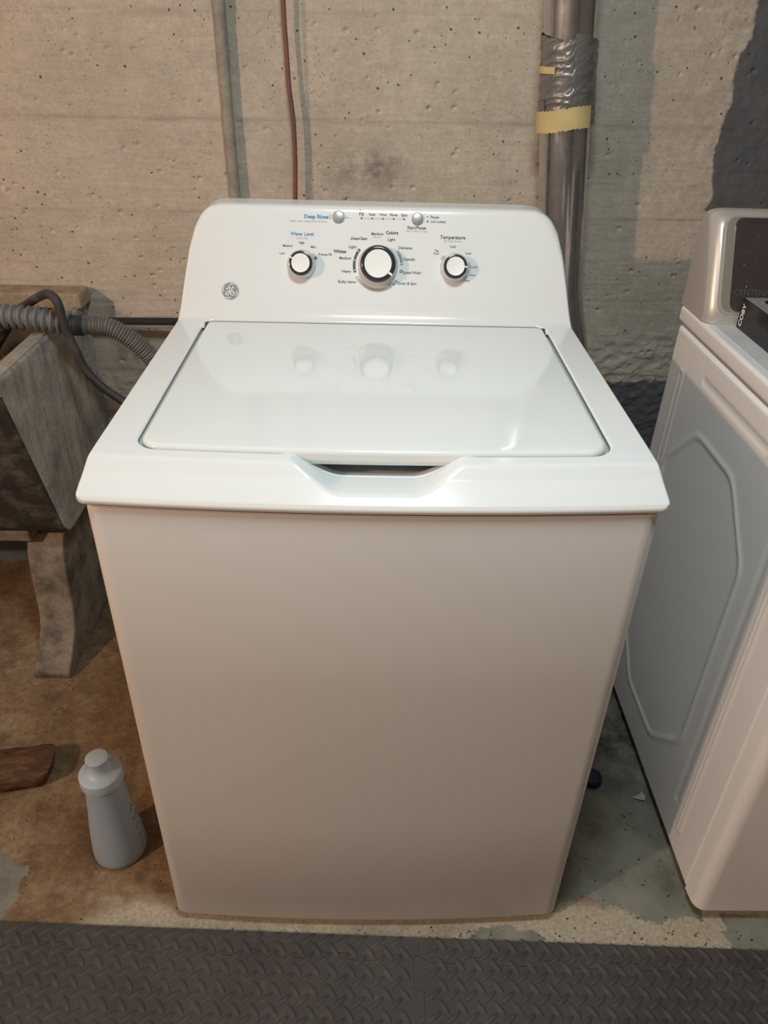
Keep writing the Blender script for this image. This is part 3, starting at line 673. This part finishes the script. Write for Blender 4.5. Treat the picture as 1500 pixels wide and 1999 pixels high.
cd = tube('wall_conduit', [(-.318-.0016, 1.0625, .95), (-.3195, 1.0625, 1.02), (-.3215, 1.0625, 1.20), (-.322, 1.0625, 1.41), (-.325, 1.0625, 2.39)], lambda s, L, a: .0125+.0010*fbm(s*60+a*0, a*2, 3), M['conduit'], n=20, step=.008)
tag(cd, 'cement-splashed vertical conduit on the concrete wall, left of the red cable', 'conduit')
cb = tube('hanging_cable', [(-.192, 1.052, 2.39), (-.192, 1.052, 1.60), (-.1925, 1.052, 1.41), (-.190, 1.052, 1.33), (-.187, 1.050, 1.26), (-.181, 1.050, 1.20), (-.180, 1.050, 1.12), (-.183, 1.050, 1.03), (-.185, 1.05, .80), (-.19, 1.05, .30)], .0047, M['cable'], n=14, step=.012)
tag(cb, 'thin faded red cable hanging down the concrete wall', 'cable')

# ================================================================ LAUNDRY TUB
tub = empty('laundry_tub', (-1.2, .85, 0), 'old grey concrete laundry tub on concrete legs, left of the washer', 'sink')
TO = Vector((-1.2, .85, 0))
def tobj(o): o.parent = tub; o.matrix_parent_inverse = Matrix.Translation(-TO); return o
prof = [(.557, .800), (.557, .770), (.560, .757), (.665, .415), (.670, .400), (.679, .386), (.691, .375), (.706, .368), (.722, .366), (1.062, .366), (1.062, .800)]
basin = extrude_x('basin', prof, -1.75, -.700, M['tub'])
cut = extrude_x('cutter', [(.598, .86), (.598, .745), (.715, .405), (1.015, .405), (1.015, .86)], -1.20, -.740, M['tub_in'])
cut2 = extrude_x('cutter', [(.598, .86), (.598, .745), (.715, .405), (1.015, .405), (1.015, .86)], -1.71, -1.25, M['tub_in'])
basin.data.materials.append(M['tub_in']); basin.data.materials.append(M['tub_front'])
for c in (cut, cut2):
    m = basin.modifiers.new('b', 'BOOLEAN'); m.operation = 'DIFFERENCE'; m.object = c; m.solver = 'EXACT'; m.material_mode = 'TRANSFER'
bpy.context.view_layer.update()
me = bpy.data.meshes.new_from_object(basin.evaluated_get(bpy.context.evaluated_depsgraph_get())); basin.modifiers.clear(); basin.data = me
for c in (cut, cut2): bpy.data.objects.remove(c)
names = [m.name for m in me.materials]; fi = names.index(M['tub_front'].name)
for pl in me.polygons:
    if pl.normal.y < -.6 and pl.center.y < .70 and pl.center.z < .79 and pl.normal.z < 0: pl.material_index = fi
bev(tobj(basin), .007, 3)
rim = tobj(box('rim_edge', (-.7365, .580, .7985), (-.706, 1.000, .8025), M['conduit'], bw=.0015)); rim['label'] = 'worn pale rim edge'
tobj(box('back_ledge', (-1.75, 1.000, .795), (-.690, 1.070, .832), M['ledge'], bw=.006))
tobj(box('support_plate', (-1.72, .700, .335), (-.800, 1.04, .3655), M['leg'], bw=.006))
lp = [(.592, 0), (.588, .020), (.600, .030), (.640, .060), (.672, .090), (.688, .130), (.695, .190), (.701, .250), (.714, .300), (.730, .325), (.742, .3355), (1.04, .3355), (1.04, 0)]
for x in (-.825, -1.62):
    bev(tobj(extrude_x('leg', lp, x, x+.088, M['leg'])), .006)

# hoses and pipe
dh = tube('drain_hose', [(-1.15, .83, .74), (-1.04, .825, .80), (-.90, .815, .842), (-.797, .812, .840), (-.72, .812, .836), (-.650, .816, .826)], lambda s, L, a: np.full(len(a), .0225+.0042*math.cos(2*math.pi*s/.0158)), M['hose'], n=28, step=.0016)
tag(dh, 'wide grey corrugated drain hose lying over the tub rim', 'hose')
wh = empty('washer_drain_hose', (-.60, .83, .80), 'narrow ribbed grey hose with dark cuff curving down behind the washer', 'hose')
def hobj(o): o.parent = wh; o.matrix_parent_inverse = Matrix.Translation(-Vector((-.60, .83, .80))); return o
hobj(tube('ribbed_hose', [(-.636, .820, .820), (-.600, .824, .820), (-.565, .828, .812), (-.525, .835, .780), (-.490, .84, .735), (-.455, .84, .67), (-.42, .84, .58), (-.36, .82, .45)], lambda s, L, a: np.full(len(a), .0195+.0016*math.cos(2*math.pi*s/.0060)), M['hose_b'], n=26, step=.0011))
hobj(tube('cuff', [(-.651, .8165, .8215), (-.640, .819, .8205), (-.624, .8215, .820)], lambda s, L, a: np.full(len(a), .0215+.0012*(s < .006)), M['black_rubber'], n=26, step=.001))
rb = tube('rubber_hose', [(-.99, .95, .60), (-.90, .93, .70), (-.80, .900, .815), (-.752, .868, .850), (-.705, .820, .880), (-.668, .785, .897), (-.650, .775, .885), (-.645, .772, .850), (-.641, .772, .820), (-.632, .775, .780), (-.622, .775, .742), (-.595, .772, .705), (-.555, .765, .676), (-.500, .750, .65), (-.44, .72, .62), (-.38, .70, .56)], lambda s, L, a: .0092+.0006*fbm(s*40+a*0, a*2, 2), M['rubber'], n=18, step=.006)
tag(rb, 'dusty black rubber hose bent over the tub rim', 'hose')
bp = tube('water_pipe', [(-.76, 1.035, .757), (-.60, 1.035, .758), (-.44, 1.035, .760), (-.20, 1.035, .762)], .0088, M['black_rubber'], n=18)
tag(bp, 'straight black pipe running level along the wall behind the washer', 'pipe')

# ================================================================ BOTTLE
bt = empty('detergent_bottle', (-.486, .140, 0), 'pale blue-grey plastic detergent bottle with capped top on the floor', 'bottle')
def bobj(o, p=None): o.parent = p or bt; return o
bb = bobj(lathe('bottle_body', [(.044, .0015), (.0470, .0022), (.0492, .006), (.0500, .012), (.0492, .03), (.0470, .06), (.0430, .10), (.0392, .13), (.0360, .16), (.0328, .192), (.0318, .212), (.030, .214)], M['bottle'], n=64))
bobj(lathe('bottle_base', [(.042, .0005), (.0485, .0008), (.0495, .0040), (.0480, .0060)], M['bottle_ink'], n=64))
bc = bobj(lathe('bottle_cap', [(.0360, .2080), (.0376, .2085), (.0380, .2110), (.0380, .2270), (.0376, .2292), (.0364, .2303), (.0300, .2322), (.0235, .2350), (.0190, .2395), (.0170, .2460), (.0170, .2520), (.0184, .2600), (.0198, .2655), (.0196, .2672), (.0182, .2678), (.001, .2680)], M['bottle_cap'], n=64)); bc['label'] = 'wide shouldered cap with flared spout top'
def brad(z): return np.interp(z, [.006, .012, .03, .06, .10, .13, .16, .185], [.0492, .0500, .0492, .0470, .0430, .0392, .0350, .0325])
bv, bf = [], []
def bmark(a, z, w_, h_):
    for da, dz in ((0, 0), (w_, h_*.2), (w_*.9, h_), (-w_*.1, h_*.8)):
        r = brad(z+dz)+.0004; t = a+da/r; bv.append((r*math.cos(t), r*math.sin(t), z+dz))
    bf.append(tuple(range(len(bv)-4, len(bv))))
for c in range(5):
    z = .028+c*.024
    for k in range(9): bmark(math.radians(-14+k*5+rng.uniform(-1, 1)), z+rng.uniform(-.004, .004), rng.uniform(.0012, .0026), rng.uniform(.002, .008))
for c in range(4):
    for k in range(3): bmark(math.radians(-168+k*5), .03+c*.02, .0014, .006)
tag(bobj(obj('printed_marks', bv, bf, M['bottle_ink']), bb), kind='stuff')

# ================================================================ SMALL THINGS ON THE FLOOR
# wood chunk
nx, na = 30, 20; V = []
for i in range(nx):
    t = i/(nx-1); x = -.30+.30*t
    for j in range(na):
        a = 2*math.pi*j/na; c, s = math.cos(a), math.sin(a)
        q = (abs(c)**4+abs(s)**4)**(-.25); e = math.sqrt(max(0, 1-max(0, (t-.90)/.10)**2*.55)) if t < 1 else .64
        V.append((x+.010*(t > .97)*-1+.012*s*(t > .9), q*c*.046*e+.003*math.sin(t*7), .024+q*s*.023*e*(1-.12*t)+.0015*math.sin(i*.9+j)))
F = grid_faces(na, nx, True)+[tuple(range(na))[::-1], tuple((nx-1)*na+i for i in range(na))]
lg = sharp(obj('wood_block', V, F, M['wood']), 60); lg.location = (-.676, .318, 0.001); lg.rotation_euler = (0, 0, math.radians(8))
tag(lg, 'rough dark brown chunk of old wood on the floor below the tub', 'wood block')
kc = empty('bottle_cap', (.487, .305, 0), 'small dark navy round cap on the floor between the machines', 'cap')
for o in (lathe('cap_body', [(.020, 0), (.0215, .002), (.0215, .013), (.0195, .0165), (.016, .017), (.0145, .0150), (.001, .0148)], M['navy'], n=40), lathe('cap_rim', [(.0216, .0), (.0226, .0008), (.0226, .0028), (.0214, .0032)], M['navy'], n=40)): o.parent = kc
pv = [(0, 0, .0015), (.011, -.006, .004), (.026, -.008, .002), (.030, .001, .005), (.025, .012, .007), (.015, .006, .002), (.017, .001, .006)]
pv = pv+[(x, y, z-.0010) for x, y, z in pv]; ff = [(6, 0, 1), (6, 1, 2), (6, 2, 3), (6, 3, 4), (6, 4, 5), (6, 5, 0)]
pp = obj('paper_scrap', pv, ff+[tuple(7+i for i in f[::-1]) for f in ff]+[(i, (i+1) % 6, 7+(i+1) % 6, 7+i)[::-1] for i in range(6)], M['paper']); pp.location = (.563, .262, 0)
tag(pp, 'crumpled white paper scrap on the floor against the dryer', 'paper')
fv, ff = [], []
for k in range(150):
    if k < 100: x, y = rng.uniform(-.62, .70), rng.uniform(-.045, -.018)+.0
    else: x, y = rng.uniform(.36, .62), rng.uniform(.0, .30)
    if abs(x) < .35 and y > -.012: continue
    r = rng.uniform(.0006, .0018); b = len(fv); a = rng.uniform(0, 6)
    for q in range(4): fv.append((x+r*math.cos(a+q*1.57)*(1+.8*(q % 2)), y+r*math.sin(a+q*1.57), .0004))
    fv.append((x, y, .0020)); ff += [(b+q, b+(q+1) % 4, b+4) for q in range(4)]
tag(obj('floor_grit', fv, ff, M['black_rubber']), 'scattered dark grit and crumbs on the concrete beside the foam mat', 'dirt', kind='stuff')

# ================================================================ FOAM MATS
ANG = math.radians(-1.9); ca, sa = math.cos(ANG), math.sin(ANG)
def mw(u, v): return (u*ca-v*sa, -.0345+u*sa+v*ca)   # u along the mat edge, v away (towards the wall)
def tread_cell(u, v, ang, L, Wd, TV, TF, hgt=.0036, z0=.0105):
    c, s = math.cos(ang), math.sin(ang); b = len(TV); n = 7
    for i in range(n):
        t = -1+2*i/(n-1); w2 = Wd*(1-t*t)**.6 if abs(t) < 1 else 0
        for k in (-1, 0, 1):
            du = t*L*c-k*w2*s; dv = t*L*s+k*w2*c; x, y = mw(u+du, v+dv); TV.append((x, y, z0+(hgt*(1-t*t)**.5 if k == 0 else -.0002)))
    for i in range(n-1):
        for k in (0, 1): TF.append((b+i*3+k, b+(i+1)*3+k, b+(i+1)*3+k+1, b+i*3+k+1))
def mat(u0, u1, label, seam_left, seam_right, swap):
    root = empty('foam_mat', (*mw((u0+u1)/2, -.30), 0), label, 'floor mat', 'grey foam mats on the floor'); O = Vector(root.location)
    def mo(o): o.parent = root; o.matrix_parent_inverse = Matrix.Translation(-O); return o
    # jigsaw seam: teeth of width .03
    def seam(u, sgn):
        P = []; v = -.034; k = 0
        while v > -.62:
            d = .009 if k % 2 else -.009; fl = .003
            P += [(u+d, v-fl), (u+d, v-.052+fl)]; P += [(u+d*.4, v-.052)]; v -= .052; k += 1
        return P
    top = -.032
    L = ([(u0, top)]+seam(u0, 1)+[(u0, -.62)]) if seam_left else [(u0, top), (u0, -.62)]
    R = ([(u1, top)]+seam(u1, 1)+[(u1, -.62)]) if seam_right else [(u1, top), (u1, -.62)]
    L = [(a+.0005, b) for a, b in L]; R = [(a-.0005, b) for a, b in R]
    # horizontal jigsaw joint with the edge strip
    Tp = []; u = u0+.02; k = 0; W_ = .062
    while u < u1-.03:
        d = .0 if k % 2 else -.011; Tp += [(u, top+d), (min(u+W_, u1-.01), top+d)]; u += W_; k += 1
    out = L[::-1]+Tp+R
    n = len(out)
    def prism(name, out, z0, z1):
        bm = bmesh.new(); vs = [bm.verts.new((*mw(*p), z1)) for p in out]; f = bm.faces.new(vs); bmesh.ops.recalc_face_normals(bm, faces=[f])
        if f.normal.z < 0: f.normal_flip()
        r_ = bmesh.ops.extrude_face_region(bm, geom=[f]); 
        for v in [g for g in r_['geom'] if isinstance(g, bmesh.types.BMVert)]: v.co.z = z0
        bmesh.ops.recalc_face_normals(bm, faces=bm.faces); bmesh.ops.triangulate(bm, faces=[f for f in bm.faces if len(f.verts) > 4])
        me = bpy.data.meshes.new(name); bm.to_mesh(me); bm.free(); me.materials.append(M['foam']); o = bpy.data.objects.new(name, me); COL.objects.link(o); return mo(o)
    prism('mat_tile', out, .0008, .0105)
    es = [(u0+.0005, 0), (u0+.0005, top+.0006)]+[(a, b+.0007) for a, b in Tp]+[(u1-.0005, top+.0006), (u1-.0005, 0)]
    prism('edge_strip', es, .0008, .0105)
    TV, TF = [], []; px, py = .0310, .0335
    for j in range(-1, 20):
        for i in range(int((u1-u0)/px)+2):
            for h_ in (0, 1):
                u = u0+.010+i*px+h_*px/2; v = -.010-j*py/1.0-h_*py/2
                if not (u0+.011 < u < u1-.011 and -.60 < v < -.007): continue
                if swap: a = math.radians(-52 if h_ == 0 else 40)
                else: a = math.radians(42 if h_ == 0 else -50)
                tread_cell(u, v, a, .0162, .0052, TV, TF)
    tr = mo(obj('tread_pattern', TV, TF, M['foam'], smooth=True)); tr['kind'] = 'stuff'; tr['label'] = 'raised diamond tread bars'
    return root
mat(-.518-.40, .092, 'dark grey diamond-tread foam mat at bottom left, in front of the washer', False, True, False)
mat(.092, .092+.68, 'dark grey diamond-tread foam mat at bottom right, in front of the dryer', True, True, True)
